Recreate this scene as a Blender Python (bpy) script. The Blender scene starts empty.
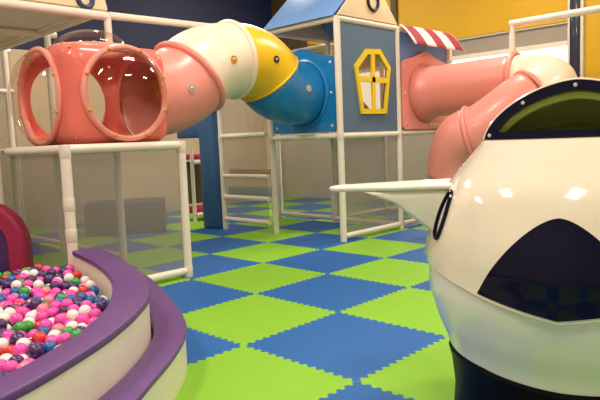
import bpy, bmesh, math, random
import numpy as np
from mathutils import Vector, Matrix
random.seed(7)
PI = math.pi
scene = bpy.context.scene
COL = scene.collection

# ------------------------------------------------------------------ materials
def lin(c):
    return tuple(((x/255)/12.92 if x/255 <= .04045 else ((x/255+.055)/1.055)**2.4) for x in c)

def mat(name, rgb, rough=.5, spec=.5, coat=0, var=.06, scale=6, bump=0, bscale=60, metal=0):
    m = bpy.data.materials.new(name); m.use_nodes = True
    nt = m.node_tree; b = nt.nodes['Principled BSDF']
    c = lin(rgb)
    tc = nt.nodes.new('ShaderNodeTexCoord')
    n = nt.nodes.new('ShaderNodeTexNoise'); n.inputs['Scale'].default_value = scale; n.inputs['Detail'].default_value = 3
    nt.links.new(tc.outputs['Object'], n.inputs['Vector'])
    mx = nt.nodes.new('ShaderNodeMix'); mx.data_type = 'RGBA'
    nt.links.new(n.outputs['Fac'], mx.inputs[0])
    mx.inputs[6].default_value = tuple(x*(1-var) for x in c)+(1,)
    mx.inputs[7].default_value = tuple(min(1, x*(1+var)) for x in c)+(1,)
    nt.links.new(mx.outputs[2], b.inputs['Base Color'])
    b.inputs['Roughness'].default_value = rough
    b.inputs['Specular IOR Level'].default_value = spec
    b.inputs['Coat Weight'].default_value = coat
    b.inputs['Coat Roughness'].default_value = .06
    b.inputs['Metallic'].default_value = metal
    if bump:
        n2 = nt.nodes.new('ShaderNodeTexNoise'); n2.inputs['Scale'].default_value = bscale; n2.inputs['Detail'].default_value = 4
        nt.links.new(tc.outputs['Object'], n2.inputs['Vector'])
        bp = nt.nodes.new('ShaderNodeBump'); bp.inputs['Strength'].default_value = bump; bp.inputs['Distance'].default_value = .01
        nt.links.new(n2.outputs['Fac'], bp.inputs['Height']); nt.links.new(bp.outputs['Normal'], b.inputs['Normal'])
    return m

def emit(name, rgb, s):
    m = bpy.data.materials.new(name); m.use_nodes = True
    nt = m.node_tree; nt.nodes.clear()
    e = nt.nodes.new('ShaderNodeEmission'); e.inputs[0].default_value = lin(rgb)+(1,); e.inputs[1].default_value = s
    o = nt.nodes.new('ShaderNodeOutputMaterial'); nt.links.new(e.outputs[0], o.inputs[0])
    return m

def math_node(nt, op, a, b=None, clamp=False):
    n = nt.nodes.new('ShaderNodeMath'); n.operation = op; n.use_clamp = clamp
    for i, x in enumerate((a, b)):
        if x is None: continue
        if isinstance(x, (int, float)): n.inputs[i].default_value = x
        else: nt.links.new(x, n.inputs[i])
    return n.outputs[0]

def net_mat(name, rgb, spacing=.03, width=.47):
    m = bpy.data.materials.new(name); m.use_nodes = True
    nt = m.node_tree; nt.nodes.clear()
    tc = nt.nodes.new('ShaderNodeTexCoord'); sp = nt.nodes.new('ShaderNodeSeparateXYZ')
    nt.links.new(tc.outputs['Object'], sp.inputs[0])
    h = math_node(nt, 'ADD', sp.outputs[0], sp.outputs[1])
    ws = []
    for op in ('ADD', 'SUBTRACT'):
        a = math_node(nt, 'MULTIPLY', math_node(nt, op, h, sp.outputs[2]), 2*PI/spacing)
        ws.append(math_node(nt, 'SINE', a))
    fac = math_node(nt, 'ADD', width, math_node(nt, 'MULTIPLY', math_node(nt, 'MAXIMUM', ws[0], ws[1]), .03))
    tr = nt.nodes.new('ShaderNodeBsdfTransparent'); df = nt.nodes.new('ShaderNodeBsdfDiffuse')
    df.inputs[0].default_value = lin(rgb)+(1,)
    mx = nt.nodes.new('ShaderNodeMixShader'); nt.links.new(fac, mx.inputs[0])
    nt.links.new(tr.outputs[0], mx.inputs[1]); nt.links.new(df.outputs[0], mx.inputs[2])
    o = nt.nodes.new('ShaderNodeOutputMaterial'); nt.links.new(mx.outputs[0], o.inputs[0])
    return m

def clear_mat(name, tint=(250, 245, 240), gl=.9):
    m = bpy.data.materials.new(name); m.use_nodes = True
    nt = m.node_tree; nt.nodes.clear()
    tr = nt.nodes.new('ShaderNodeBsdfTransparent'); tr.inputs[0].default_value = lin(tint)+(1,)
    g = nt.nodes.new('ShaderNodeBsdfGlossy'); g.inputs['Roughness'].default_value = .06
    fr = nt.nodes.new('ShaderNodeLayerWeight'); fr.inputs[0].default_value = .5
    f = math_node(nt, 'POWER', fr.outputs['Facing'], 3.5)
    f = math_node(nt, 'ADD', math_node(nt, 'MULTIPLY', f, gl*.55), .045)
    mx = nt.nodes.new('ShaderNodeMixShader'); nt.links.new(f, mx.inputs[0])
    nt.links.new(tr.outputs[0], mx.inputs[1]); nt.links.new(g.outputs[0], mx.inputs[2])
    o = nt.nodes.new('ShaderNodeOutputMaterial'); nt.links.new(mx.outputs[0], o.inputs[0])
    return m

LAT = (2.603, 2.156)      # a corner of the one-metre floor mats
def floor_mat():
    m = bpy.data.materials.new('foam_mats'); m.use_nodes = True
    nt = m.node_tree; b = nt.nodes['Principled BSDF']
    tc = nt.nodes.new('ShaderNodeTexCoord'); sp = nt.nodes.new('ShaderNodeSeparateXYZ')
    nt.links.new(tc.outputs['Object'], sp.inputs[0])
    x = math_node(nt, 'SUBTRACT', sp.outputs[0], LAT[0]); y = math_node(nt, 'SUBTRACT', sp.outputs[1], LAT[1])
    def teeth(t):
        s = math_node(nt, 'SINE', math_node(nt, 'MULTIPLY', t, 2*PI*14))
        s = math_node(nt, 'MULTIPLY', s, 1.8)
        s = math_node(nt, 'MAXIMUM', math_node(nt, 'MINIMUM', s, 1.0), -1.0)
        return math_node(nt, 'MULTIPLY', s, .0125)
    fx = math_node(nt, 'FLOOR', math_node(nt, 'ADD', x, teeth(y)))
    fy = math_node(nt, 'FLOOR', math_node(nt, 'ADD', y, teeth(x)))
    par = math_node(nt, 'FRACT', math_node(nt, 'MULTIPLY', math_node(nt, 'ADD', math_node(nt, 'ADD', fx, fy), 100.25), .5))
    par = math_node(nt, 'GREATER_THAN', par, .5)
    cx = nt.nodes.new('ShaderNodeCombineXYZ'); nt.links.new(fx, cx.inputs[0]); nt.links.new(fy, cx.inputs[1])
    wn = nt.nodes.new('ShaderNodeTexWhiteNoise'); nt.links.new(cx.outputs[0], wn.inputs[0])
    n = nt.nodes.new('ShaderNodeTexNoise'); n.inputs['Scale'].default_value = 7; n.inputs['Detail'].default_value = 5
    nt.links.new(tc.outputs['Object'], n.inputs['Vector'])
    val = math_node(nt, 'ADD', .88, math_node(nt, 'ADD', math_node(nt, 'MULTIPLY', wn.outputs[0], .1), math_node(nt, 'MULTIPLY', n.outputs[0], .14)))
    mx = nt.nodes.new('ShaderNodeMix'); mx.data_type = 'RGBA'; nt.links.new(par, mx.inputs[0])
    mx.inputs[6].default_value = lin(FLOOR_BLUE)+(1,); mx.inputs[7].default_value = lin(FLOOR_GREEN)+(1,)
    mu = nt.nodes.new('ShaderNodeVectorMath'); mu.operation = 'SCALE'
    nt.links.new(mx.outputs[2], mu.inputs[0]); nt.links.new(val, mu.inputs['Scale'])
    nt.links.new(mu.outputs[0], b.inputs['Base Color'])
    b.inputs['Roughness'].default_value = .62; b.inputs['Specular IOR Level'].default_value = .3
    n2 = nt.nodes.new('ShaderNodeTexNoise'); n2.inputs['Scale'].default_value = 220
    nt.links.new(tc.outputs['Object'], n2.inputs['Vector'])
    bp = nt.nodes.new('ShaderNodeBump'); bp.inputs['Strength'].default_value = .15; bp.inputs['Distance'].default_value = .003
    nt.links.new(n2.outputs[0], bp.inputs['Height']); nt.links.new(bp.outputs[0], b.inputs['Normal'])
    return m

def stripe_mat(name, rgb1, rgb2, u0, u1, n):
    m = bpy.data.materials.new(name); m.use_nodes = True
    nt = m.node_tree; b = nt.nodes['Principled BSDF']
    tc = nt.nodes.new('ShaderNodeTexCoord'); sp = nt.nodes.new('ShaderNodeSeparateXYZ'); nt.links.new(tc.outputs['Object'], sp.inputs[0])
    t = math_node(nt, 'DIVIDE', math_node(nt, 'SUBTRACT', sp.outputs[0], u0), (u1-u0)/n*2)
    f = math_node(nt, 'GREATER_THAN', math_node(nt, 'FRACT', math_node(nt, 'ADD', t, 10)), .5)
    mx = nt.nodes.new('ShaderNodeMix'); mx.data_type = 'RGBA'; nt.links.new(f, mx.inputs[0])
    mx.inputs[6].default_value = lin(rgb1)+(1,); mx.inputs[7].default_value = lin(rgb2)+(1,)
    nt.links.new(mx.outputs[2], b.inputs['Base Color']); b.inputs['Roughness'].default_value = .5
    return m

def wall_mat(name, low, high, zsplit, rough=.6):
    m = bpy.data.materials.new(name); m.use_nodes = True
    nt = m.node_tree; b = nt.nodes['Principled BSDF']
    tc = nt.nodes.new('ShaderNodeTexCoord'); sp = nt.nodes.new('ShaderNodeSeparateXYZ'); nt.links.new(tc.outputs['Object'], sp.inputs[0])
    f = math_node(nt, 'GREATER_THAN', sp.outputs[2], zsplit)
    n = nt.nodes.new('ShaderNodeTexNoise'); n.inputs['Scale'].default_value = 1.5; n.inputs['Detail'].default_value = 5
    nt.links.new(tc.outputs['Object'], n.inputs['Vector'])
    mx = nt.nodes.new('ShaderNodeMix'); mx.data_type = 'RGBA'; nt.links.new(f, mx.inputs[0])
    mx.inputs[6].default_value = lin(low)+(1,); mx.inputs[7].default_value = lin(high)+(1,)
    mu = nt.nodes.new('ShaderNodeVectorMath'); mu.operation = 'SCALE'
    nt.links.new(mx.outputs[2], mu.inputs[0]); nt.links.new(math_node(nt, 'ADD', .92, math_node(nt, 'MULTIPLY', n.outputs[0], .16)), mu.inputs['Scale'])
    nt.links.new(mu.outputs[0], b.inputs['Base Color']); b.inputs['Roughness'].default_value = rough
    return m

FLOOR_BLUE = (36, 97, 166); FLOOR_GREEN = (131, 187, 48)
M = dict(
    floor=floor_mat(),
    pipe=mat('padded_white_pipe', (236, 226, 212), .45, bump=.1, bscale=25),
    collar=mat('pipe_joint', (228, 216, 200), .4),
    net=net_mat('grey_netting', (160, 152, 142)),
    deck=mat('deck_pad', (150, 140, 125), .6),
    salmon=mat('salmon_plastic', (240, 150, 138), .36, coat=.1, bump=.05, bscale=8),
    cubepink=mat('coral_plastic', (232, 112, 98), .3, coat=.2),
    cream=mat('cream_plastic', (240, 223, 200), .35, coat=.15),
    yellow=mat('yellow_plastic', (238, 190, 26), .33, coat=.15),
    blue=mat('blue_plastic', (20, 122, 186), .33, coat=.2),
    slate=mat('slate_panel', (88, 114, 141), .55),
    roofblue=mat('sky_blue_panel', (110, 158, 222), .5),
    gable=mat('cream_panel', (236, 212, 176), .5),
    wyellow=mat('window_yellow', (240, 205, 40), .4),
    black=mat('black_ring', (28, 24, 26), .4),
    navyring=mat('navy_ring', (48, 62, 96), .4),
    clear=clear_mat('clear_bubble'),
    pane=clear_mat('clear_pane', (235, 228, 215), 1.0),
    bolt=mat('brass_bolt', (222, 150, 50), .35, metal=.4),
    steel=mat('steel_bolt', (200, 198, 195), .3, metal=.5),
    purple=mat('purple_vinyl', (98, 62, 124), .42, bump=.12, bscale=30),
    vinyl=mat('cream_vinyl', (238, 228, 212), .4, bump=.08, bscale=20),
    maroon=mat('maroon_vinyl', (158, 34, 74), .42, bump=.1, bscale=30),
    deeppurple=mat('deep_purple_vinyl', (72, 40, 104), .45),
    greypad=mat('grey_pad', (74, 69, 88), .6, bump=.1, bscale=30),
    bluepad=mat('blue_pad', (52, 96, 150), .5, bump=.1, bscale=30),
    redpad=mat('red_pad', (190, 40, 66), .5),
    tan=mat('tan_tread', (196, 168, 120), .55),
    paleblue=mat('pale_blue_tread', (168, 186, 200), .5),
    shell=mat('glossy_white_fibreglass', (240, 228, 208), .1, coat=1, var=.02),
    hull=mat('glossy_pale_hull', (232, 230, 226), .25, coat=.6, var=.02),
    navy=mat('glossy_navy', (12, 14, 40), .07, spec=.2, coat=0, var=.05),
    blackbase=mat('black_base', (8, 8, 14), .4, spec=.08),
    olive=mat('olive_padding', (132, 152, 60), .5),
    darkgreen=mat('dark_green_lining', (92, 106, 46), .7),
    finw=mat('white_fin_plastic', (240, 236, 222), .35, coat=.2),
    wyel=wall_mat('yellow_wall', (206, 196, 178), (214, 166, 14), 1.55),
    wnavy=wall_mat('navy_wall', (190, 168, 138), (8, 24, 64), 3.15),
    wplain=wall_mat('plain_wall', (196, 186, 170), (190, 180, 164), 1.5),
    ceil=mat('ceiling_white', (205, 200, 192), .8),
    brown=mat('brown_timber', (86, 68, 34), .6, var=.25, scale=9),
    navypad=mat('navy_pilaster', (22, 26, 52), .35, coat=.3),
    wtrim=mat('white_trim', (232, 222, 206), .5),
    blind=mat('grey_blind', (158, 148, 134), .7, var=.03, scale=30),
    lit=emit('daylight_pane', (255, 250, 244), 2.4),
    awning=None,
)
BALLS = dict(pink=(240, 78, 178), white=(240, 232, 228), purple=(66, 28, 92), red=(214, 52, 46), blue=(24, 92, 160), green=(48, 158, 62), rose=(238, 130, 160))
BM = {k: mat(k+'_ball_plastic', v, .32, coat=.25, var=.03) for k, v in BALLS.items()}

# ------------------------------------------------------------------ geometry helpers
def base_of(parent):
    v = Vector((0, 0, 0)); p = parent
    while p is not None:
        v += p.location; p = p.parent
    return v

class B:
    def __init__(s): s.bm = bmesh.new()
    def verts(s, co): return [s.bm.verts.new(c) for c in co]
    def face(s, vs, mi=0):
        try:
            f = s.bm.faces.new(vs); f.material_index = mi; return f
        except ValueError: return None
    def grid(s, rows, closed=False, mi=0):
        R = [s.verts(r) for r in rows]
        for a, b in zip(R[:-1], R[1:]):
            n = len(a)
            for i in range(n if closed else n-1):
                s.face([a[i], a[(i+1) % n], b[(i+1) % n], b[i]], mi)
        return R
    def box(s, lo, hi, rot=0, c=None):
        (x0, y0, z0), (x1, y1, z1) = lo, hi
        co = [Vector(q) for q in ((x0,y0,z0),(x1,y0,z0),(x1,y1,z0),(x0,y1,z0),(x0,y0,z1),(x1,y0,z1),(x1,y1,z1),(x0,y1,z1))]
        if rot:
            cc = Vector(c); Rm = Matrix.Rotation(rot, 3, 'Z'); co = [cc+Rm@(q-cc) for q in co]
        v = s.verts(co)
        for f in ((0,3,2,1),(4,5,6,7),(0,1,5,4),(1,2,6,5),(2,3,7,6),(3,0,4,7)): s.face([v[i] for i in f])
        return s
    def sweep(s, pts, rad, n=20, caps=True):
        pts = [Vector(p) for p in pts]
        if isinstance(rad, (int, float)): rad = [rad]*len(pts)
        tans = []
        for i in range(len(pts)):
            a = pts[max(i-1, 0)]; b = pts[min(i+1, len(pts)-1)]; tans.append((b-a).normalized())
        ref = Vector((0, 0, 1)) if abs(tans[0].z) < .9 else Vector((1, 0, 0))
        nrm = (ref - tans[0]*ref.dot(tans[0])).normalized(); rows = []
        for p, t, r in zip(pts, tans, rad):
            nrm = (nrm - t*nrm.dot(t)).normalized(); bi = t.cross(nrm)
            rows.append([p + (nrm*math.cos(2*PI*k/n)+bi*math.sin(2*PI*k/n))*r for k in range(n)])
        R = s.grid(rows, True)
        if caps: s.face(R[0][::-1]); s.face(R[-1])
        return s
    def pipe(s, a, b, r=.045, n=14): return s.sweep([a, b], r, n)
    def torus(s, c, axis, R, r, n=40, m=10, sx=1, sy=1):
        axis = Vector(axis).normalized(); c = Vector(c)
        ref = Vector((0, 0, 1)) if abs(axis.z) < .9 else Vector((1, 0, 0))
        a = ref.cross(axis).normalized(); b = axis.cross(a)
        rows = []
        for i in range(n+1):
            t = 2*PI*i/n; d = a*math.cos(t)*sx+b*math.sin(t)*sy; o = c+d*R; dn = d.normalized()
            rows.append([o+(dn*math.cos(2*PI*k/m)+axis*math.sin(2*PI*k/m))*r for k in range(m)])
        s.grid(rows, True); bmesh.ops.remove_doubles(s.bm, verts=s.bm.verts, dist=1e-5)
        return s
    def disc(s, c, axis, r, h, n=20):
        axis = Vector(axis).normalized(); c = Vector(c)
        return s.sweep([c-axis*h/2, c+axis*h/2], r, n)
    def dome(s, c, axis, r, h, n=36, m=9):
        axis = Vector(axis).normalized(); c = Vector(c)
        ref = Vector((0, 0, 1)) if abs(axis.z) < .9 else Vector((1, 0, 0))
        a = ref.cross(axis).normalized(); b = axis.cross(a); rows = []
        for j in range(m):
            t = PI/2*j/m; rr = r*math.cos(t); hh = h*math.sin(t)
            rows.append([c+axis*hh+(a*math.cos(2*PI*k/n)+b*math.sin(2*PI*k/n))*rr for k in range(n)])
        R = s.grid(rows, True); top = s.bm.verts.new(c+axis*h)
        for k in range(n): s.face([R[-1][k], R[-1][(k+1) % n], top])
        return s
    def prism(s, poly, d):
        """poly: list of 3D points (planar); d: extrusion vector."""
        d = Vector(d); a = s.verts(poly); b = s.verts([Vector(p)+d for p in poly]); n = len(a)
        s.face(a[::-1]); s.face(b)
        for i in range(n): s.face([a[i], a[(i+1) % n], b[(i+1) % n], b[i]])
        return s
    def build(s, name, m, parent=None, bevel=0, seg=2, solid=0, ang=35):
        bmesh.ops.recalc_face_normals(s.bm, faces=s.bm.faces)
        off = base_of(parent)
        me = bpy.data.meshes.new(name)
        for v in s.bm.verts: v.co -= off
        s.bm.to_mesh(me); s.bm.free()
        for p in me.polygons: p.use_smooth = True
        me.set_sharp_from_angle(angle=math.radians(ang))
        for q in (m if isinstance(m, list) else [m]): me.materials.append(q)
        o = bpy.data.objects.new(name, me); COL.objects.link(o)
        if parent is not None: o.parent = parent
        if solid:
            md = o.modifiers.new('thickness', 'SOLIDIFY'); md.thickness = solid; md.offset = -1
        if bevel:
            md = o.modifiers.new('bevel', 'BEVEL'); md.width = bevel; md.segments = seg; md.limit_method = 'ANGLE'; md.angle_limit = math.radians(40)
            me.set_sharp_from_angle(angle=math.radians(180))
            md.harden_normals = False
            if hasattr(me, 'shade_smooth'): pass
        return o

def thing(name, label, cat, loc=(0, 0, 0), group=None):
    o = bpy.data.objects.new(name, None); COL.objects.link(o); o.location = loc; o.empty_display_size = .1
    o['label'] = label; o['category'] = cat
    if group: o['group'] = group
    return o
def tag(o, label, cat, group=None, kind=None):
    o['label'] = label; o['category'] = cat
    if group: o['group'] = group
    if kind: o['kind'] = kind
    return o
def struct(o):
    o['kind'] = 'structure'; return o
def flat(o):
    for p in o.data.polygons: p.use_smooth = False
    return o

def hermite(p0, t0, p1, t1, n=12):
    p0, p1, t0, t1 = map(Vector, (p0, p1, t0, t1)); out = []
    for i in range(n+1):
        t = i/n; h1 = 2*t**3-3*t**2+1; h2 = t**3-2*t**2+t; h3 = -2*t**3+3*t**2; h4 = t**3-t**2
        out.append(p0*h1+t0*h2+p1*h3+t1*h4)
    return out
def catmull(P, k=6):
    P = [Vector((*p, 0)) for p in P]; out = []
    for i in range(len(P)-1):
        a = P[max(i-1, 0)]; b = P[i]; c = P[i+1]; d = P[min(i+2, len(P)-1)]
        for j in range(k):
            t = j/k
            out.append(.5*((2*b)+(c-a)*t+(2*a-5*b+4*c-d)*t*t+(3*b-a-3*c+d)*t**3))
    out.append(P[-1]); return out
def resample(P, n):
    L = [0]
    for a, b in zip(P[:-1], P[1:]): L.append(L[-1]+(b-a).length)
    out = []; j = 0
    for i in range(n):
        s = L[-1]*i/(n-1)
        while j < len(P)-2 and L[j+1] < s: j += 1
        f = (s-L[j])/max(1e-9, L[j+1]-L[j]); out.append(P[j].lerp(P[j+1], min(1, f)))
    return out

# camera frame in this world: the play frame is square to X and Y, the photographer stands at the origin
YAW = .79486; F = Vector((math.sin(YAW), math.cos(YAW), 0)); RT = Vector((math.cos(YAW), -math.sin(YAW), 0))
EYE = 1.3959

# ------------------------------------------------------------------ setting
U0, U1, V0, V1, ZC = -2.6, 10.6, -2.6, 10.9, 5.2
b = B(); b.box((U0-.2, V0-.2, -.06), (U1+.2, V1+.2, 0)); struct(flat(b.build('floor', M['floor'])))
b = B(); b.box((U0-.2, V0-.2, ZC), (U1+.2, V1+.2, ZC+.1)); struct(flat(b.build('ceiling', M['ceil'])))
b = B(); b.box((U0, V1, 0), (U1, V1+.2, ZC)); struct(flat(b.build('wall_left', M['wnavy'])))
WV0, WV1, WZ0, WZ1 = 3.93, 8.7, 1.75, 3.2
b = B()
b.box((U1, V0, 0), (U1+.2, WV0, ZC)); b.box((U1, WV1, 0), (U1+.2, V1+.2, ZC))
b.box((U1, WV0, 0), (U1+.2, WV1, WZ0)); b.box((U1, WV0, WZ1), (U1+.2, WV1, ZC))
struct(flat(b.build('wall_back', M['wyel'])))
b = B(); b.box((U0, V0-.2, 0), (U1, V0, ZC)); struct(flat(b.build('wall_right', M['wplain'])))
b = B(); b.box((U0-.2, V0, 0), (U0, V1, ZC)); struct(flat(b.build('wall_front', M['wplain'])))
# window: frame, transom, mullions, grey upper lights, bright lower lights
w = bpy.data.objects.new('window_1', None); COL.objects.link(w); w.location = (U1+.08, (WV0+WV1)/2, WZ0); struct(w)
b = B(); fw = .05
b.box((U1+.02, WV0, WZ0), (U1+.12, WV0+fw, WZ1)); b.box((U1+.02, WV1-fw, WZ0), (U1+.12, WV1, WZ1))
b.box((U1+.02, WV0, WZ0), (U1+.12, WV1, WZ0+fw)); b.box((U1+.02, WV0, WZ1-.03), (U1+.12, WV1, WZ1))
b.build('window_frame', M['wtrim'], w, ang=20)
b = B(); b.box((U1+.0, WV0+fw, 2.80), (U1+.1, WV1-fw, 2.88)); b.build('transom', M['wtrim'], w, ang=20)
for v in (4.98, 6.2, 7.45):
    b = B(); b.box((U1+.03, v-.03, WZ0+fw), (U1+.115, v+.03, WZ1-.03)); b.build('mullion', M['wtrim'], w, ang=20)
b = B(); b.box((U1+.06, WV0+fw, 2.88), (U1+.075, WV1-fw, WZ1-.03)); b.build('blind', M['blind'], w, ang=20)
b = B(); b.box((U1+.085, WV0+fw, WZ0+fw), (U1+.095, WV1-fw, 2.82)); b.build('window_pane', M['lit'], w, ang=20)
# navy pilaster with white edges between the window and the yellow wall
t = bpy.data.objects.new('trim_1', None); COL.objects.link(t); t.location = (U1-.1, 3.82, 0); struct(t)
b = B(); b.box((U1-.12, 3.745, 0), (U1, 3.905, ZC)); b.build('pilaster_face', M['navypad'], t, bevel=.03)
b = B(); b.box((U1-.07, 3.905, 0), (U1, 3.945, ZC)); b.box((U1-.07, 3.70, 0), (U1, 3.745, ZC)); b.build('pilaster_edge', M['wtrim'], t, ang=20)
b = B(); b.box((U1-.22, V1-.95, 3.15), (U1, V1, ZC)); struct(flat(b.build('trim_2', M['brown'])))
b = B(); b.box((U1-.06, 7.38, WZ1+.02), (U1, 7.52, ZC)); struct(flat(b.build('trim_3', M['brown'])))

# ------------------------------------------------------------------ pipe frames
PR_ = .043
def post(t, u, v, z0, z1, r=PR_, joints=()):
    b = B(); b.pipe((u, v, z0), (u, v, z1), r); o = b.build('post', M['pipe'], t)
    for z in joints:
        b = B(); b.sweep([(u, v, z-.06), (u, v, z-.05), (u, v, z+.05), (u, v, z+.06)], [r+.001, r+.005, r+.005, r+.001], 14); b.build('pipe_joint', M['collar'], o)
    return o
def rail(t, a, c, r=PR_*.9, name='rail', m='pipe'):
    b = B(); b.pipe(a, c, r); return b.build(name, M[m], t)
def net(t, a, c, z0, z1):
    b = B(); a = Vector((*a, 0)); c = Vector((*c, 0)); n = 12
    b.grid([[a.lerp(c, i/n)+Vector((0, 0, z)) for i in range(n+1)] for z in np.linspace(z0, z1, 9)])
    return b.build('net_panel', M['net'], t)

DK = 1.395
UA, UB, UC, UD, UE = 2.42, 3.66, 6.21, 7.55, 8.98
VA, VB, VC, VD = 5.29, 6.62, 7.9, 9.6
# A: low balcony frame that carries the bubble cube
t = thing('balcony_frame', 'low white pipe frame with grey netting that carries the pink bubble cube', 'play frame', ((UA+UB)/2, (VA+VB)/2, 0))
post(t, UA, VA, 0, DK+.04, PR_*1.08, (DK-.02, .62, .9)); post(t, UB, VA, 0, DK+.04, PR_*1.04, (DK-.02, .06))
rail(t, (UA, VA, DK), (UB, VA, DK), PR_); rail(t, (UA, VA, DK), (UA, VB, DK), PR_); rail(t, (UB, VA, DK), (UB, VB, DK)); 
rail(t, (UA, VA, .07), (UB, VA, .07)); rail(t, (UA, VA, .1), (UA, VB, .1))
net(t, (UA+.04, VA), (UB-.04, VA), .1, DK-.03); net(t, (UA, VA+.04), (UA, VB-.04), .12, DK-.03)
b = B(); b.box((UA+.05, VA+.05, DK-.02), (UB-.05, VB-.06, DK+.02)); b.build('deck', M['deck'], t)
# B: tall frame behind it
t = thing('tower_frame', 'tall white pipe tower behind the bubble cube with cream gable on top', 'play frame', ((UA+UB)/2, (VB+VD)/2, 0))
UT = 3.46
for (u, v) in ((UA-.12, VB), (UB, VB), (UA, VC+.1), (UT+.08, VC+.1), (UA, VD), (UT+.12, VD)):
    post(t, u, v, 0, 2.95, PR_, (DK,))
rail(t, (UA-1.3, VB, 2.92), (UB, VB, 2.92), PR_*1.2)
for z in (2.9,):
    rail(t, (UT, VB, z), (UT, VD, z)); rail(t, (UA, VB, z), (UA, VD, z)); rail(t, (UA, VD, z), (UB, VD, z)); rail(t, (UA, VC+.1, z), (UB, VC+.1, z))
for z in (DK, .08):
    rail(t, (UB, VB, z), (UB, VD, z)); rail(t, (UA, VD, z), (UB, VD, z))
rail(t, (UA, VB, DK), (UB, VB, DK)); rail(t, (UA, VD, 2.3), (UB, VD, 2.3))
net(t, (UA, VD), (UB, VD), .1, 2.85); net(t, (UB, VB+.04), (UB, VD-.04), .1, DK-.04)
b = B(); b.box((UA+.05, VB+.06, DK-.03), (UB-.05, VD-.05, DK+.02)); b.build('deck', M['deck'], t)
b = B(); b.box((UA-1, VB+.1, 2.945), (UT, 8.5, 2.97)); b.build('roof_board', M['wtrim'], t)
b = B(); b.box((UA-1, 8.52, 2.945), (UT, VD, 2.97)); b.build('roof_board', M['gable'], t)
b = B()
g = [(UA-1.2, VB, 2.985), (UB+.01, VB, 2.985), (UB+.01, VB, 3.02), (UB-.2, VB, 3.9), (UA-.9, VB, 3.9)]
b.prism(g, (0, .05, 0)); o = b.build('gable_panel', M['gable'], t, bevel=.008)
b = B(); b.torus((3.40, VB-.005, 3.075), (0, 1, 0), .085, .03, 32, 8); b.build('porthole_ring', M['navyring'], o)
# overhead pipe
b = B(); b.pipe((UB+.02, VB, 2.93), (UC-.05, VB, 2.97), PR_*1.05)
tag(b.build('overhead_pipe', M['pipe']), 'long white overhead pipe running high above the curved crawl tunnel', 'pipe')

# C: play house tower
t = thing('playhouse_tower', 'white pipe playhouse with slate panel, yellow window and sky blue roof', 'playhouse', ((UC+UD)/2, (VA+VB)/2, 0))
for (u, v) in ((UC, VA), (UC, VB), (UD, VA), (UD, VB)): post(t, u, v, 0, 2.99, PR_*1.05, (DK+.03,))
for z in (2.97, 1.43):
    rail(t, (UC, VA, z), (UD, VA, z)); rail(t, (UC, VA, z), (UC, VB, z)); rail(t, (UD, VA, z), (UD, VB, z)); rail(t, (UC, VB, z), (UD, VB, z))
rail(t, (UC, VA, .07), (UD, VA, .07)); rail(t, (UD, VA, .07), (UD, VB, .07)); rail(t, (UC, VB, .55), (UC+.02, VB, .55))
net(t, (UC+.04, VA), (UD-.04, VA), .1, 1.4); net(t, (UD, VA+.04), (UD, VB-.04), .1, 1.4)
b = B(); b.box((UC+.05, VA+.05, 1.4), (UD-.05, VB-.05, 1.46)); b.build('deck', M['deck'], t)
net(t, (UC+.04, VB), (UD-.04, VB), 1.5, 2.9); net(t, (UD, VA+.04), (UD, VB-.04), 1.5, 2.9)
rail(t, (UD-.15, VA+.15, 1.5), (UD-.45, VB-.2, 2.7), .04); rail(t, (UD-.1, VA+.4, 1.5), (UD-.2, VB-.3, 2.8), .04)
hexo = [(6.64, 1.72), (7.21, 1.725), (7.33, 2.39), (7.09, 2.63), (6.78, 2.61), (6.52, 2.37)]
hc = (6.925, 2.17)
def hexpts(s): return [(hc[0]+(u-hc[0])*s, hc[1]+(z-hc[1])*s) for u, z in hexo]
# slate panel with the hexagonal hole
b = B(); pu0, pu1, pz0, pz1 = UC+.05, UD-.045, 1.475, 2.93
inner = []; outer = []
hp = hexpts(.9); N = 48
def ray_hit(poly, c, a):
    d = (math.cos(a), math.sin(a)); best = 1e9
    for i in range(len(poly)):
        (x1, y1), (x2, y2) = poly[i], poly[(i+1) % len(poly)]
        ex, ey = x2-x1, y2-y1; den = d[0]*ey-d[1]*ex
        if abs(den) < 1e-9: continue
        tt = ((x1-c[0])*ey-(y1-c[1])*ex)/den; ss = ((x1-c[0])*d[1]-(y1-c[1])*d[0])/den
        if tt > 0 and -1e-6 <= ss <= 1+1e-6: best = min(best, tt)
    return (c[0]+d[0]*best, c[1]+d[1]*best)
rect = [(pu0, pz0), (pu1, pz0), (pu1, pz1), (pu0, pz1)]
angs = sorted(set([2*PI*k/N for k in range(N)]+[math.atan2(z-hc[1], u-hc[0]) % (2*PI) for u, z in rect+hp]))
ri = [ray_hit(hp, hc, a) for a in angs]; ro = [ray_hit(rect, hc, a) for a in angs]
y0, y1 = VA-.012, VA+.02
rows = [[(u, y0, z) for u, z in ro], [(u, y0, z) for u, z in ri], [(u, y1, z) for u, z in ri], [(u, y1, z) for u, z in ro], [(u, y0, z) for u, z in ro]]
b.grid(rows, True); bmesh.ops.remove_doubles(b.bm, verts=b.bm.verts, dist=1e-5)
pan = b.build('wall_panel', M['slate'], t, ang=25)
b = B(); ho = hexpts(1.0); hi = hexpts(.84); yy0, yy1 = VA-.045, VA-.013
rows = [[(u, y, z) for u, z in P] for P, y in ((ho, yy1), (ho, yy0), (hi, yy0), (hi, yy1), (ho, yy1))]
b.grid(rows, True); bmesh.ops.remove_doubles(b.bm, verts=b.bm.verts, dist=1e-5)
b.box((hc[0]-.035, yy0+.003, 1.76), (hc[0]+.035, yy1, 2.58)); b.box((6.56, yy0+.003, 2.16), (7.29, yy1, 2.235))
wf = b.build('window_frame', M['wyellow'], pan, ang=25)
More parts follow.
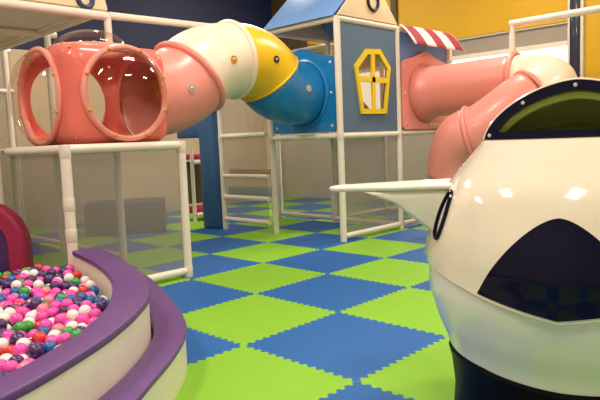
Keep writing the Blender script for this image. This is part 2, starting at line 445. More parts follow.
b = B(); b.prism([(u, VA-.005, z) for u, z in hexpts(.88)], (0, .006, 0)); b.build('window_pane', M['pane'], wf)
# roof: gable front and back, two blue slopes, apex well above the frame
AP = 3.70; um = 6.9
for k, (vv, w_) in enumerate(((VA-.03, .04), (VB-.01, .04))):
    b = B(); b.prism([(UC-.0, vv, 3.015), (UD+.0, vv, 3.015), (um+.06, vv, AP-.04), (um-.06, vv, AP-.04)], (0, w_, 0)); o = b.build('gable_panel', M['gable'], t, bevel=.006)
    if k == 0:
        b = B(); b.torus((6.96, VA-.035, 3.27), (0, 1, 0), .115, .025, 32, 8, 1, 1.05); b.build('gable_ring', M['black'], o)
b = B(); b.prism([(UC-.08, VA+.015, 3.0), (UC-.08, VB+.05, 3.0), (um-.01, VB+.05, AP), (um-.01, VA+.015, AP)], (.035, 0, -.0)); b.build('roof_slope', M['roofblue'], t, bevel=.006)
b = B(); b.prism([(UD+.08, VA+.015, 3.0), (UD+.08, VB+.05, 3.0), (um+.01, VB+.05, AP), (um+.01, VA+.015, AP)], (-.035, 0, 0)); b.build('roof_slope', M['roofblue'], t, bevel=.006)

# D: climbing stair bay behind the tunnel
UL = 6.13
t = thing('climbing_stair_frame', 'white pipe climbing bay with padded steps beside the blue pillar', 'play frame', (6.9, 7.2, 0))
post(t, UL, 7.74, 0, 2.95, PR_, (1.46,)); post(t, UD, VC, 0, 2.95, PR_)
for z in (1.5, .53, .17): rail(t, (UL, VB+.05, z), (UL, 7.74, z), PR_*.9)
rail(t, (UL, VB+.05, .87), (UL, 7.74, .87), PR_*.75)
for z in (1.45, 2.9, .08): rail(t, (UD, VB+.05, z), (UD, VC, z))
rail(t, (UL, 7.74, 2.92), (UD, VC, 2.92)); rail(t, (UL, VB, 2.92), (UL, 7.74, 2.92))
net(t, (UL, VB+.05), (UL, 7.72), .2, 1.47); net(t, (UL+.02, VB+.05), (UL+.02, 7.72), 1.54, 2.88); net(t, (UD, VB+.05), (UD, VC-.05), .1, 2.85)
b = B(); b.box((UL+.06, VB+.08, .9), (UL+.22, 7.66, .985)); b.build('step', M['tan'], t, bevel=.015)
b = B(); b.box((UL+.02, VB+.08, .56), (UL+.12, 7.66, .70)); b.build('step', M['paleblue'], t, bevel=.015)
for k in range(5):
    v = 6.78+k*.21
    rail(t, (UL+.25, v, 1.55), (UL+.25, v-.12, 2.85), .010, 'cord')

# E: blue pillar, with a lintel to its left
t = thing('padded_pillar', 'tall blue padded pillar standing left of the climbing stair', 'pillar', (6.13, 8.0, 0))
b = B(); b.box((6.02, 7.82, 0), (6.25, 8.2, 2.6)); b.build('pad', M['bluepad'], t, bevel=.03)
b = B(); b.box((6.04, 8.2, 1.5), (6.22, 8.85, 1.78)); b.build('lintel_pad', M['bluepad'], t, bevel=.03)
# F: red padded stair behind
t = thing('padded_bench', 'two tier rack with red padded tops and white rails behind the blue pillar', 'bench', (6.9, 9.5, 0))
for z in (.12, 1.07): rail(t, (6.46, 8.98, z), (7.0, 8.98, z), .035)
b = B(); b.box((6.46, 9.0, .14), (7.0, 9.3, .26)); b.build('seat_pad', M['redpad'], t, bevel=.03)
b = B(); b.box((6.46, 9.0, 1.12), (7.0, 9.3, 1.22)); b.build('seat_pad', M['redpad'], t, bevel=.03)
for u in (6.44, 7.02):
    post(t, u, 9.0, 0, 1.3, .035); post(t, u, 9.28, 0, 1.3, .035)
b = B(); b.box((6.48, 9.26, .3), (7.0, 9.29, 1.08)); b.build('back_board', M['brown'], t)
# grey padded block
rot = -.37
b = B(); c = (5.05, 8.95, .27); b.box((c[0]-.62, c[1]-.3, 0), (c[0]+.62, c[1]+.3, .53), -.62, c)
tag(b.build('foam_block', M['greypad'], None, bevel=.03), 'long grey foam block on the floor behind the netting under the bubble cube', 'foam block')

# G: booth with striped awning
t = thing('awning_booth', 'white pipe booth with blue wall panel and striped awning right of the playhouse', 'play booth', ((UD+UE)/2, (VA+VB)/2, 0))
post(t, UE, VA, 0, 2.98, PR_, (1.45,)); post(t, UE, VB, 0, 2.98, PR_)
for z in (2.97, 1.44, .07):
    rail(t, (UD+.05, VA, z), (UE, VA, z)); rail(t, (UE, VA, z), (UE, VB, z)); rail(t, (UD+.05, VB, z), (UE, VB, z))
net(t, (UD+.05, VA), (UE-.04, VA), .1, 1.4); net(t, (UD+.05, VB), (UE-.04, VB), .1, 1.4)
b = B(); b.box((UD+.06, VA+.045, 1.4), (UE-.05, VB-.05, 1.45)); b.build('deck', M['deck'], t)
b = B(); b.box((UD+.05, VA+.0, 1.48), (UE-.04, VA+.03, 2.93)); b.build('wall_panel', M['roofblue'], t)
M['awning'] = stripe_mat('striped_awning', (160, 54, 78), (240, 228, 214), 0-.62, .72, 5)
b = B(); n = 20; rows = []
for i in range(9):
    s = i/8; v = VA-.03-.26*s; z = 3.02-.31*s+.03*math.sin(PI*s)
    rows.append([(UD+.04+(UE-UD-.02)*k/n, v, z) for k in range(n+1)])
b.grid(rows); b.build('awning', M['awning'], t, solid=.015)

# ------------------------------------------------------------------ bubble cube
CU0, CU1, CV0, CV1, CZ0, CZ1 = 2.52, 3.6, 5.33, 6.50, 1.425, 2.38
cc = Vector(((CU0+CU1)/2, (CV0+CV1)/2, (CZ0+CZ1)/2)); hh = Vector(((CU1-CU0)/2, (CV1-CV0)/2, (CZ1-CZ0)/2))
t = thing('bubble_cube', 'coral pink plastic cube with clear bubble windows on top of the low frame', 'play cube', (cc.x, cc.y, CZ0))
b = B(); RC = .15; HR = .43
def roundp(p):
    q = Vector([max(-hh[i]+RC, min(hh[i]-RC, p[i])) for i in range(3)]); d = p-q
    return cc+q+(d.normalized()*RC if d.length > 1e-9 else d)
n = 64
for ax, sg, hole in ((0, 1, 1), (0, -1, 1), (1, -1, 1), (1, 1, 1), (2, 1, 1), (2, -1, 0)):
    a1, a2 = [(1, 2), (0, 2), (0, 1)][ax]; rows = []; o1, o2 = {(1, -1): (.03, .01), (0, -1): (.03, .01)}.get((ax, sg), (0, 0))
    rr = min(HR, .9*min(hh[a1], hh[a2])) if hole else .02
    for j in range(9):
        s = j/8; row = []
        for k in range(n):
            th = 2*PI*(k+.5)/n; ct, st = math.cos(th), math.sin(th); mm = max(abs(ct), abs(st))
            x1, y1_ = ct/mm*hh[a1], st/mm*hh[a2]; x0, y0_ = ct*rr+o1, st*rr+o2
            p = Vector((0, 0, 0)); p[ax] = sg*hh[ax]; p[a1] = x1*(1-s)+x0*s; p[a2] = y1_*(1-s)+y0_*s
            row.append(roundp(p))
        rows.append(row)
    b.grid(rows, True)
bmesh.ops.remove_doubles(b.bm, verts=b.bm.verts, dist=2e-3)
b.build('shell', M['cubepink'], t, solid=.02)
for c_, axx, r_, h_ in (((cc.x+.03, CV0, cc.z+.01), (0, -1, 0), .425, .26), ((CU0, cc.y+.03, cc.z+.01), (-1, 0, 0), .435, .24), ((cc.x, cc.y, CZ1), (0, 0, 1), .37, .20)):
    A = Vector(axx); C = Vector(c_)
    b = B(); b.torus(C+A*.012, axx, r_+.012, .03, 48, 10); rim = b.build('bubble_rim', M['salmon'], t)
    b = B(); b.dome(C+A*.015, axx, r_, h_); b.build('bubble_window', M['clear'], t)
    ref = Vector((0, 0, 1)) if abs(A.z) < .9 else Vector((1, 0, 0)); e1 = ref.cross(A).normalized(); e2 = A.cross(e1)
    for k in range(8):
        th = 2*PI*(k+.5)/8
        b = B(); b.dome(C+A*.038+(e1*math.cos(th)+e2*math.sin(th))*(r_+.014), axx, .02, .014, 12, 3); b.build('bolt', M['bolt'], rim)

# ------------------------------------------------------------------ arched crawl tunnel
VT = 5.93
t = thing('arched_crawl_tunnel', 'arched crawl tunnel of pink, cream, yellow and blue elbows leading to the playhouse', 'crawl tunnel', (4.9, VT, 1.9))
K = [(3.6, 1.93, 5), (4.28, 2.18, 43), (4.93, 2.42, 8), (5.55, 2.22, -50), (6.19, 2.03, -3)]
RTB = [.45, .47, .44, .44]
secs = []
for i in range(4):
    (u0, z0, a0), (u1, z1, a1) = K[i], K[i+1]; d = math.hypot(u1-u0, z1-z0)*1.05
    T0 = (math.cos(math.radians(a0))*d, 0, math.sin(math.radians(a0))*d); T1 = (math.cos(math.radians(a1))*d, 0, math.sin(math.radians(a1))*d)
    secs.append(hermite((u0, VT, z0), T0, (u1, VT, z1), T1, 12))
names = [('pink_section', 'salmon'), ('cream_section', 'cream'), ('yellow_section', 'yellow'), ('blue_section', 'blue')]
RAD = [(.455, .47), (.465, .45), (.45, .445), (.445, .43)]
for P, (nm, mk), (r0, r1) in zip(secs, names, RAD):
    b = B(); b.sweep(P, list(np.linspace(r0, r1, len(P))), 40, caps=False)
    o = b.build(nm, M[mk], t, solid=.012)
    mid = P[len(P)//2]; d = (P[len(P)//2+1]-P[len(P)//2-1]).normalized()
    # washer on the near flank
    side = Vector((0, -1, 0)); rm = (r0+r1)/2
    b = B(); b.disc(mid+side*rm, side, .045, .02, 20); w_ = b.build('bolt_plate', {'pink_section': M['steel'], 'cream_section': M['bolt'], 'yellow_section': M['black'], 'blue_section': M['steel']}[nm], o)
    b = B(); b.dome(mid+side*(rm+.01), side, .018, .012, 12, 3); b.build('bolt', M['steel'], w_)
for i, (mk, R_, r_) in ((1, ('salmon', .475, .038)), (2, ('cream', .455, .034)), (3, ('yellow', .447, .018))):
    P = secs[i-1]; tn = (P[-1]-P[-2]).normalized()
    b = B(); b.torus(P[-1]-tn*.02, tn, R_, r_, 48, 10); b.build('joint_rim', M[mk], t)
# blue end plate with hump and bolts, on the left face of the playhouse
def plate(t, mk, ax, pos, c0, c1, z0, z1, cx, cz, R_, hump, name):
    pts = []
    pts += [(c0, z0), (c1, z0), (c1, z1-.05)]
    for k in range(13):
        a = k/12; x = c1+(c0-c1)*a; pts.append((x, z1-.05*abs(2*a-1)**4+hump*math.exp(-((a-.5)/.2)**2)))
    pts.append((c0, z1-.05))
    A = angs2 = [2*PI*k/72 for k in range(72)]
    po = [ray_hit(pts, (cx, cz), a) for a in A]; pi_ = [(cx+R_*math.cos(a), cz+R_*math.sin(a)) for a in A]
    f = (lambda x, y, z: (y, x, z)) if ax == 0 else (lambda x, y, z: (x, y, z))
    b = B(); th = .035
    rows = [[f(x, pos, z) for x, z in po], [f(x, pos-th, z) for x, z in po], [f(x, pos-th, z) for x, z in pi_], [f(x, pos, z) for x, z in pi_], [f(x, pos, z) for x, z in po]]
    b.grid(rows, True); bmesh.ops.remove_doubles(b.bm, verts=b.bm.verts, dist=1e-5)
    o = b.build(name, M[mk], t, ang=30)
    n_ = (-1, 0, 0) if ax == 0 else (0, -1, 0)
    for (x, z) in ((c0+.07, z0+.08), (c1-.07, z0+.08), (c0+.07, z1-.12), (c1-.07, z1-.12), (c0+.07, (z0+z1)/2), (c1-.07, (z0+z1)/2)):
        b = B(); b.dome(f(x, pos-th, z), n_, .024, .014, 14, 3); b.build('bolt', M['steel'], o)
    b = B(); b.torus(f(cx, pos-th-.005, cz), n_, R_+.02, .03, 48, 8); b.build('flange_ring', M[mk], o)
    return o
plate(t, 'blue', 0, UC+.02, VA+.06, VB-.06, 1.49, 2.53, VT, 2.03, .43, .13, 'end_plate')

# ------------------------------------------------------------------ pink tunnel and slide on the right
t = thing('pink_tunnel_slide', 'salmon pink tube slide bending down from the awning booth behind the soccer ball rocket', 'tube slide', (8.2, 4.2, 2.0))
pl = plate(t, 'salmon', 1, VA-.015, UD+.06, UE-.06, 1.49, 2.56, 8.23, 2.05, .4, .12, 'end_plate')
b = B(); x = 8.34
for wd_ in (.05, .035, .05, .02, .05, .045, .035, .05):
    b.box((x, VA-.056, 1.535), (x+wd_, VA-.05, 1.585)); x += wd_+.018
b.build('lettering', M['finw'], pl, ang=20)
P1 = hermite((8.23, VA-.03, 2.05), (.1, -1.2, .05), (8.46, 3.88, 2.10), (.1, -1.2, .05), 12)
b = B(); b.sweep(P1, [.47, .41]+[.385]*11, 40, False); b.build('straight_section', M['salmon'], t, solid=.012)
b = B(); tn = (P1[-1]-P1[-2]).normalized(); b.torus(P1[-1], tn, .40, .035, 48, 10); b.build('joint_rim', M['salmon'], t)
def at(x, y, z): q = F*y+RT*x; return (q.x, q.y, z)
E1 = (8.46, 3.88, 2.10); E2 = at(2.98, 7.72, 1.79); J = at(2.28, 7.90, 1.36); X_ = at(2.11, 8.16, .82)
P2 = hermite(E1, (.08, -1.0, -.05), E2, at(-1.2, .0, -.55), 18)
b = B(); b.sweep(P2, .37, 40, False); b.build('cream_elbow', M['cream'], t, solid=.012)
b = B(); tn = (P2[-1]-P2[-2]).normalized(); b.torus(P2[-1], tn, .375, .03, 48, 10); b.build('joint_rim', M['salmon'], t)
P3 = hermite(E2, at(-.8, .0, -.37), J, at(-.6, .38, -.14), 14)
b = B(); b.sweep(P3, .375, 40, False); b.build('slide_section', M['salmon'], t, solid=.012)
b = B(); tn = (P3[-1]-P3[-2]).normalized(); b.torus(P3[-1], tn, .38, .026, 48, 10); b.build('joint_rim', M['salmon'], t)
P4 = hermite(J, at(-.5, .32, -.11), X_, at(-.02, .05, -.75), 16)
b = B(); b.sweep(P4, .375, 40, False); b.build('exit_section', M['salmon'], t, solid=.014)
# white pipe frame by the window
t = thing('corner_pipe_frame', 'white post and top pipe in front of the window and navy pilaster', 'pipe frame', (8.95, 3.6, 0))
post(t, 8.95, 4.16, 0, 3.02, .04); rail(t, (8.95, 4.20, 3.01), (8.95, 1.2, 3.01), .05); post(t, 8.95, 1.2, 0, 3.02, .04)

# ------------------------------------------------------------------ ball pit
outer = [(2.60, 5.18), (2.53, 4.8), (2.37, 4.2), (2.17, 3.64), (1.93, 3.21), (1.70, 2.95), (1.48, 2.755), (1.30, 2.62), (.99, 2.43), (.74, 2.31), (.3, 2.15), (-.2, 2.08), (-.8, 2.15)]
inner = [(2.36, 5.18), (2.26, 4.65), (2.14, 4.2), (1.96, 3.73), (1.66, 3.22), (1.35, 2.88), (1.2, 2.76), (1.02, 2.64), (.84, 2.545), (.3, 2.37), (-.2, 2.30), (-.8, 2.37)]
stepo = [(2.88, 5.18), (2.83, 4.75), (2.69, 4.34), (2.52, 3.91), (2.30, 3.42), (2.10, 3.09), (1.82, 2.8), (1.5, 2.54), (1.33, 2.41), (1.0, 2.22), (.7, 2.07), (.3, 1.92), (-.2, 1.84), (-.8, 1.9)]
NS = 70
po, pi_, ps = (resample(catmull(q), NS) for q in (outer, inner, stepo))
def band(A, Bq, z0, z1, inset=0, name='x', m=None, parent=None, bevel=.0):
    b = B(); rows = []
    for a, c in zip(A, Bq):
        d = (c-a).normalized()*inset; a2, c2 = a+d, c-d
        rows.append([(a2.x, a2.y, z0), (a2.x, a2.y, z1), (c2.x, c2.y, z1), (c2.x, c2.y, z0)])
    R = b.grid(rows, True); b.face(R[0][::-1]); b.face(R[-1])
    return b.build(name, m, parent, bevel=bevel, seg=3)
t = thing('ball_pit_border', 'curved padded ball pit border with purple top and cream sides', 'ball pit', (1.9, 3.3, 0))
band(pi_, po, 0, .455, .012, 'side_pad', M['vinyl'], t)
band(pi_, po, .455, .50, 0, 'top_pad', M['purple'], t, .014)
fl = [p for p in pi_]; b = B()
vs = [(p.x, p.y, .0) for p in fl]+[(-.8, 6.5, 0), (2.34, 6.5, 0)]
b.prism(vs, (0, 0, .12)); b.build('floor_pad', M['deeppurple'], t)
ps2 = ps
t = thing('ball_pit_step', 'curved padded step with purple top and cream side along the pit wall', 'step', (2.2, 3.1, 0))
band(po, ps2, 0, .215, .012, 'side_pad', M['vinyl'], t)
band([p+(s-p).normalized()*.006 for p, s in zip(po, ps2)], ps2, .215, .25, 0, 'top_pad', M['purple'], t, .012)
# maroon arch
ac = F*5.72 + RT*(-3.045); ad = RT.copy(); an = Vector((-ad.y, ad.x, 0))
if an.dot(F) > 0: an = -an
t = thing('padded_arch', 'maroon padded arch with purple inside standing in the ball pit', 'arch pad', (ac.x, ac.y, .12))
AH = .50
def apt(th, r, k): return ac+ad*(r*math.cos(th))+Vector((0, 0, .52+AH*.92*math.sin(th)*r/.42 if th is not None else 0))+an*k
b = B(); rows = []
prof = [(.27, -.07), (.27, .07), (.29, .095), (.42, .095), (.44, .07), (.44, -.07), (.42, -.095), (.29, -.095)]
def arcpts(r, k):
    out = [ac+ad*r+an*k+Vector((0, 0, .12))]
    for i in range(25):
        th = PI*i/24; out.append(ac+ad*(r*math.cos(th))+an*k+Vector((0, 0, .50+(r*1.0)*math.sin(th))))
    out.append(ac-ad*r+an*k+Vector((0, 0, .12))); return out
cols = [arcpts(r, k) for r, k in prof]
rows = [[c[i] for c in cols] for i in range(len(cols[0]))]
R = b.grid(rows, True); b.face(R[0][::-1]); b.face(R[-1]); b.build('rim_pad', M['maroon'], t)
b = B(); b.prism(arcpts(.28, -.06), an*.1); b.build('inner_pad', M['deeppurple'], t)

# balls: a loose top layer of single balls, the deep fill below and outside the view as one mass
rb = .0405
SEG = np.array([(p.x, p.y) for p in pi_])
def wall_gap(Q):
    """signed room to the pit's inner side, positive inside, and the nearest way inwards."""
    A = SEG[:-1]; E_ = SEG[1:]-A; L = (E_**2).sum(1)
    d = Q[:, None]-A[None]; t_ = np.clip((d*E_).sum(2)/L, 0, 1); w_ = d-t_[..., None]*E_; r = np.linalg.norm(w_, axis=2)
    k = r.argmin(1); ii = np.arange(len(Q)); cr = E_[k, 0]*d[ii, k, 1]-E_[k, 1]*d[ii, k, 0]
    return np.where(cr > 0, -1, 1)*r[ii, k]
RT2 = np.array(RT[:2]); F2 = np.array(F[:2]); AC = np.array(ac[:2]); AD = np.array(ad[:2]); AN = np.array(an[:2])
def ok(Q):
    d = Q-AC
    return (wall_gap(Q) > rb) & (Q[:, 0] < 2.385-rb) & (Q[:, 1] < 6.5-rb) & ~((abs(d@AN) < .1+rb) & (abs(d@AD) < .44+rb))
def side(Q, m): return Q@RT2+.5115*(Q@F2)+m > 0
rng = np.random.default_rng(5)
def hexes(hs, j_, off=0):
    out = []; j = 0; y = 2.25+off
    while y < 6.5:
        x = -.7+off+(hs/2 if j % 2 else 0)
        while x < 2.45: out.append((x+rng.normal()*j_, y+rng.normal()*j_)); x += hs
        y += hs*.866; j += 1
    Q = np.array(out); return Q[ok(Q)]
cand = hexes(rb*1.98, rb*.3)
d_ = cand-AC; behind = (d_@AN < -.1) & (d_@AD < .34)
near = side(cand, .06)
sel = cand[near & ~behind]
P = np.c_[sel, .305+.075*np.clip((sel[:, 1]-4.3)/1.5, 0, 1)+.022*np.sin(sel[:, 0]*7+1)*np.cos(sel[:, 1]*5)+rng.uniform(-.03, .03, len(sel))]
for it in range(140):
    D = P[:, None]-P[None]; L = np.linalg.norm(D, axis=2)+np.eye(len(P)); push = np.clip(2*rb-L, 0, None); np.fill_diagonal(push, 0)
    P += (D/L[..., None]*push[..., None]).sum(1)*.33
    P[:, 2] = np.clip(P[:, 2], .255, .43)
    bad = ~ok(P[:, :2]); P[bad, :2] += (np.array([1.2, 4.4])-P[bad, :2])*.006
bm = bmesh.new(); bmesh.ops.create_uvsphere(bm, u_segments=24, v_segments=14, radius=rb); me0 = bpy.data.meshes.new('pit_ball'); bm.to_mesh(me0); bm.free()
for p in me0.polygons: p.use_smooth = True
BMESH = {}
for k in BALLS:
    me = me0.copy(); me.name = k+'_ball'; me.materials.append(BM[k]); BMESH[k] = me
LAB = dict(pink='hot pink plastic ball lying in the ball pit', white='white plastic ball lying in the ball pit', purple='dark purple plastic ball lying in the ball pit',
           red='red orange plastic ball lying in the ball pit', blue='blue plastic ball lying in the ball pit', green='green plastic ball lying in the ball pit', rose='pale rose plastic ball lying in the ball pit')
keys = list(BALLS); wts = [.25, .22, .19, .10, .11, .10, .03]
protos = {}; fill = []
for q, i in enumerate(sorted(range(len(P)), key=lambda i: P[i, 0]**2+P[i, 1]**2)):
    k = random.choices(keys, wts)[0]; x, y, z = map(float, P[i])
    if q >= 298: fill.append((x, y, z)); continue
    if k not in protos:
        o = bpy.data.objects.new('pit_ball', BMESH[k]); protos[k] = o
        tag(o, LAB[k], 'ball', k+' balls in the pit')
    else: o = protos[k].copy()
    o.location = (x, y, z); COL.objects.link(o)
fill += [(x, y, .282) for x, y in cand[~near] if side(np.array([[x, y]]), .7)[0]]
fill = [c for c in fill if np.min(np.linalg.norm(P-np.array(c), axis=1)) > 2*rb]
low_ = hexes(rb*2.02, .002, rb); fill += [(x, y, .1625) for x, y in low_[side(low_, .7)]]
bm = bmesh.new(); bmesh.ops.create_uvsphere(bm, u_segments=12, v_segments=8, radius=rb)
tv = np.array([v.co[:] for v in bm.verts]); tf = [[v.index for v in f.verts] for f in bm.faces]; bm.free()
V_ = np.concatenate([tv+np.array(c) for c in fill]); F_ = [[q+n_*len(tv) for q in f] for n_ in range(len(fill)) for f in tf]
me = bpy.data.meshes.new('pit_ball_fill'); me.from_pydata(V_.tolist(), [], F_)
for k in keys: me.materials.append(BM[k])
mi = np.repeat([keys.index(random.choices(keys, wts)[0]) for _ in fill], len(tf)).astype(np.int32)
me.polygons.foreach_set('material_index', mi); me.polygons.foreach_set('use_smooth', np.ones(len(mi), bool)); me.update()
o = bpy.data.objects.new('pit_ball_fill', me); COL.objects.link(o)
tag(o, 'mixed plastic balls filling the pit underneath the top balls', 'balls', kind='stuff')

# ------------------------------------------------------------------ soccer ball rocket
RC0 = F*2.65 + RT*1.213
t = thing('soccer_ball_rocket', 'glossy white soccer ball rocket ride with navy patch and green cockpit', 'ride', (RC0.x, RC0.y, 0))
fr = -(F*.92+RT*.36).normalized()          # towards the photographer
fr = -(F*2.65+RT*1.213).normalized(); fr = Matrix.Rotation(math.radians(-5), 3, 'Z')@fr; sd = Vector((fr.y, -fr.x, 0))
if sd.dot(RT) < 0: sd = -sd
prof = [(.26, .50), (.45, .540), (.567, .585), (.706, .622), (.80, .622), (.888, .622), (1.012, .602), (1.152, .551), (1.266, .462), (1.36, .385), (1.40, .35)]
zs_ = [p[0] for p in prof]; rs_ = [p[1] for p in prof]
def smooth_r(z):
    # Catmull-Rom through the profile
    i = max(0, min(len(zs_)-2, int(np.searchsorted(zs_, z)-1)))
    z0, z1 = zs_[i], zs_[i+1]; t_ = (z-z0)/(z1-z0)
    m0 = (rs_[i+1]-rs_[max(i-1, 0)])/(zs_[i+1]-zs_[max(i-1, 0)]); m1 = (rs_[min(i+2, len(rs_)-1)]-rs_[i])/(zs_[min(i+2, len(rs_)-1)]-zs_[i])
    h = z1-z0
    return max(0, (2*t_**3-3*t_**2+1)*rs_[i]+(t_**3-2*t_**2+t_)*h*m0+(-2*t_**3+3*t_**2)*rs_[i+1]+(t_**3-t_**2)*h*m1)
def ridge(th, z):
    a = (math.degrees(th)+36) % 72-36
    k = max(0, min(1, (1.12-z)/.25)) if z > .6 else 1
    return 1+.04*k*(max(0, 1-abs(a)/36))
def surf(th, z, off=0):
    r = smooth_r(z)*ridge(th, z)+off
    return RC0+fr*(r*math.cos(th))+sd*(r*math.sin(th))+Vector((0, 0, z))
def seam(th):
    a = abs((math.degrees(th)+180) % 360-180); return .850-.140*max(0, 1-a/75)
NT = 120; TH = [2*PI*k/NT for k in range(NT)]
SILL = 1.36; HH = .247; SR = .385
def brim(th):
    return .415-.02*max(0, math.cos(th))**2
b = B(); rows = []
for j in range(29):
    s = j/28; rows.append([surf(th, seam(th)*(1-s)+SILL*s, .006) for th in TH])
low = [surf(th, seam(th)-.004, -.012) for th in TH]
rows = [low]+rows
R = b.grid(rows, True)
up = b.build('upper_shell', M['shell'], t, ang=60)
b = B(); rows = []
for j in range(22):
    s = j/21; rows.append([surf(th, (brim(th)-.02)*(1-s)+(seam(th)+.01)*s, -.010) for th in TH])
b.grid(rows, True); b.build('lower_hull', M['hull'], t, ang=60)
# base
b = B(); rows = []
for z, r in ((0, .48), (.03, .52), (.24, .505), (-.05, .518), (.005, .532), (.02, .524), (.02, .48)):
    low_rim = z < 0 or r in (.532, .524, .48) and z > 0
    rows.append([RC0+(fr*math.cos(th)+sd*math.sin(th))*r*ridge(th, .5)+Vector((0, 0, z+(brim(th) if low_rim and z != 0 else 0))) for th in TH])
R = b.grid(rows, True); b.face(R[0][::-1]); b.build('base', M['blackbase'], t)
# deck under the cockpit opening, hood behind it
hood_th = [PI/2+PI*k/48 for k in range(49)]
b = B(); rows = []
E2 = 2/1.65
def hoodp(th, ph, off=0):
    r = SR*math.cos(ph)**E2+off; return RC0+(fr*math.cos(th)+sd*math.sin(th))*r+Vector((0, 0, SILL+HH*math.sin(ph)**E2))
for j in range(20):
    rows.append([hoodp(th, PI/2*j/19*.9999) for th in hood_th])
R = b.grid(rows)
b.build('hood', M['shell'], t, solid=.012)
# D-shaped navy frame in the hood's mouth
mouth = [hoodp(PI/2, PI/2*k/24*.9999) for k in range(25)]
left_ = [RC0+sd*(-abs((p-RC0).dot(sd)))+Vector((0, 0, p.z)) for p in mouth]
right_ = [RC0+sd*(abs((p-RC0).dot(sd)))+Vector((0, 0, p.z)) for p in mouth]
arc = right_+left_[::-1][1:]
def Dloop(inset_, zlo):
    out = []
    n_ = len(arc); c = RC0+Vector((0, 0, SILL+.0))
    for p in arc:
        d = p-c; L = d.length; q = c+d*((L-inset_)/L); q.z = max(q.z, zlo); out.append(q)
    return out
fo, fi = Dloop(.0, SILL), Dloop(.045, SILL+.035)
b = B(); k0, k1 = fr*.03, fr*-.012
rows = [[p+k1 for p in fo], [p+k0 for p in fo], [p+k0 for p in fi], [p+k1 for p in fi], [p+k1 for p in fo]]
b.grid(rows, True); bmesh.ops.remove_doubles(b.bm, verts=b.bm.verts, dist=1e-5)
# sloping sill apron from the frame forward to the shell's rim
fm = b.build('cockpit_frame', M['navy'], t, ang=40)
for k in (1, 13, 24, 35, 47):
    p = (fo[k]+fi[k])/2
    b = B(); b.dome(p+k0, fr, .009, .006, 12, 3); b.build('bolt', M['steel'], fm)
b = B(); lip = [p*1.0+fr*.005 for p in fo]; b.sweep([p+fr*.012 for p in fo], .009, 8); b.build('cream_lip', M['shell'], fm)
gi = Dloop(.058, SILL+.04); b = B(); b.sweep([p-fr*.02 for p in gi[1:-1]], .022, 10); b.build('cockpit_padding', M['olive'], t)
# lining
b = B(); li = Dloop(.05, SILL+.02); ce = RC0-fr*.06+Vector((0, 0, SILL+.07)); rows = []
for j in range(8):
    s = j/7; rows.append([(p-fr*.03).lerp(ce, s**1.5)-fr*(.11*math.sin(PI/2*s)) for p in li])
b.grid(rows, True); b.build('cockpit_lining', M['darkgreen'], t)
b = B(); top_ = [RC0+(fr*math.cos(th)+sd*math.sin(th))*smooth_r(SILL)*ridge(th, SILL)+Vector((0, 0, SILL+.003)) for th in TH]
b.prism(top_, (0, 0, -.02)); b.build('sill_deck', M['shell'], t)
# pentagon patch
def patch(th0, nm):
    b = B(); rows = []; n_ = 40
    A0, A1 = math.radians(-28), math.radians(28)
    for i in range(n_+1):
        a = A0+(A1-A0)*i/n_; s = abs(a)/math.radians(28); zb = seam(th0+a)+.012
        zt = 1.082-(1.082-seam(th0+math.radians(28))-.014)*(s**1.7)
        zt = max(zt, zb+.002)
        rows.append([surf(th0+a, zb+(zt-zb)*j/14, .0095) for j in range(15)])
    b.grid(rows); return b.build(nm, M['navy'], t, ang=60)
for k in (0, 2, 3): patch(2*PI*k/5, 'pentagon_patch')
# oval ring on the left flank
def oval(thd, zc, a_, c_):
    pts = [surf(math.radians(thd)+a_*math.cos(2*PI*k/40), zc+c_*math.sin(2*PI*k/40), .012) for k in range(41)]
    b = B(); b.sweep(pts, .009, 8); b.build('oval_ring', M['navy'], t)
oval(-55, 1.05, .06, .10); oval(55, 1.05, .06, .10)
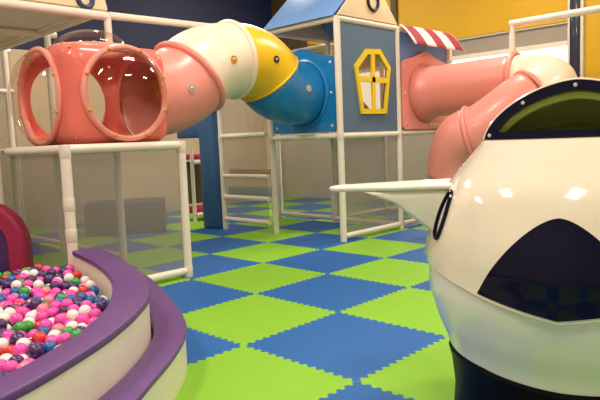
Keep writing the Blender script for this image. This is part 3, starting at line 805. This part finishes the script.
# fins
for sgn in (-1, 1):
    A = RT*sgn; o_ = RC0+F*.12
    def W(x, z, k=0): return o_+A*x-F*k+Vector((0, 0, z))
    b = B()
    b.prism([W(.46, 1.178, .12), W(.80, 1.178, .10), W(1.05, 1.178, .03), W(1.078, 1.178, -.02), W(1.02, 1.178, -.10), W(.44, 1.178, -.24)], (0, 0, -.024))
    o = b.build('fin', M['finw'], t, bevel=.010)
    b = B()
    prof2 = [W(.44, 1.153, .10), W(.93, 1.153, .07), W(.88, 1.132, .08), W(.79, 1.098, .09), W(.60, .945, .10), W(.50, .87, .10), W(.46, .86, .10)]
    b.prism(prof2, F*.26); b.build('fin_bracket', M['finw'], o, bevel=.012)

# ------------------------------------------------------------------ camera
cam = bpy.data.cameras.new('camera'); co = bpy.data.objects.new('camera', cam); COL.objects.link(co); scene.camera = co
pitch, roll = .098667, -.039951
fwd = F*math.cos(pitch)+Vector((0, 0, -math.sin(pitch))); upv = F*math.sin(pitch)+Vector((0, 0, math.cos(pitch)))
r2 = RT*math.cos(roll)+upv*math.sin(roll); u2 = -RT*math.sin(roll)+upv*math.cos(roll)
mw = Matrix((( r2.x, u2.x, -fwd.x, 0), (r2.y, u2.y, -fwd.y, 0), (r2.z, u2.z, -fwd.z, EYE), (0, 0, 0, 1)))
co.matrix_world = mw
cam.sensor_width = 36; cam.lens = 605.51/600*36; cam.clip_start = .05

# ------------------------------------------------------------------ light
def area(loc, sx, sy, power, rgb=(255, 240, 225), rotm=None):
    l = bpy.data.lights.new('area_lamp', 'AREA'); l.shape = 'RECTANGLE'; l.size = sx; l.size_y = sy; l.energy = power; l.color = lin(rgb)
    o = bpy.data.objects.new('area_lamp', l); COL.objects.link(o); o.location = loc
    if rotm: o.rotation_euler = rotm
    return o
for u, v in ((0, 0), (0, 4.2), (4.2, 0), (4.2, 4.2), (8.4, 4.2), (8.4, 0), (4.2, 8.4), (8.4, 8.4), (0, 8.4)):  # grid of ceiling lamps
    area((u, v, ZC-.06), 1.2, .6, 145 if u+v < 5 else 100)
# area lamp just inside the pane, adding to the window's daylight
area((U1-.1, (WV0+WV1)/2, 2.3), 3.0, .95, 70, (255, 248, 240), (0, math.radians(90), 0))
wd = bpy.data.worlds.new('world'); scene.world = wd; wd.use_nodes = True
wd.node_tree.nodes['Background'].inputs[0].default_value = (.9, .85, .8, 1); wd.node_tree.nodes['Background'].inputs[1].default_value = .3

vs_ = scene.view_settings; vs_.view_transform = 'Standard'; vs_.look = 'None'; vs_.gamma = 1; vs_.use_curve_mapping = False; vs_.exposure = 0.0
scene.cycles.transparent_max_bounces = 24
scene.cycles.max_bounces = 8
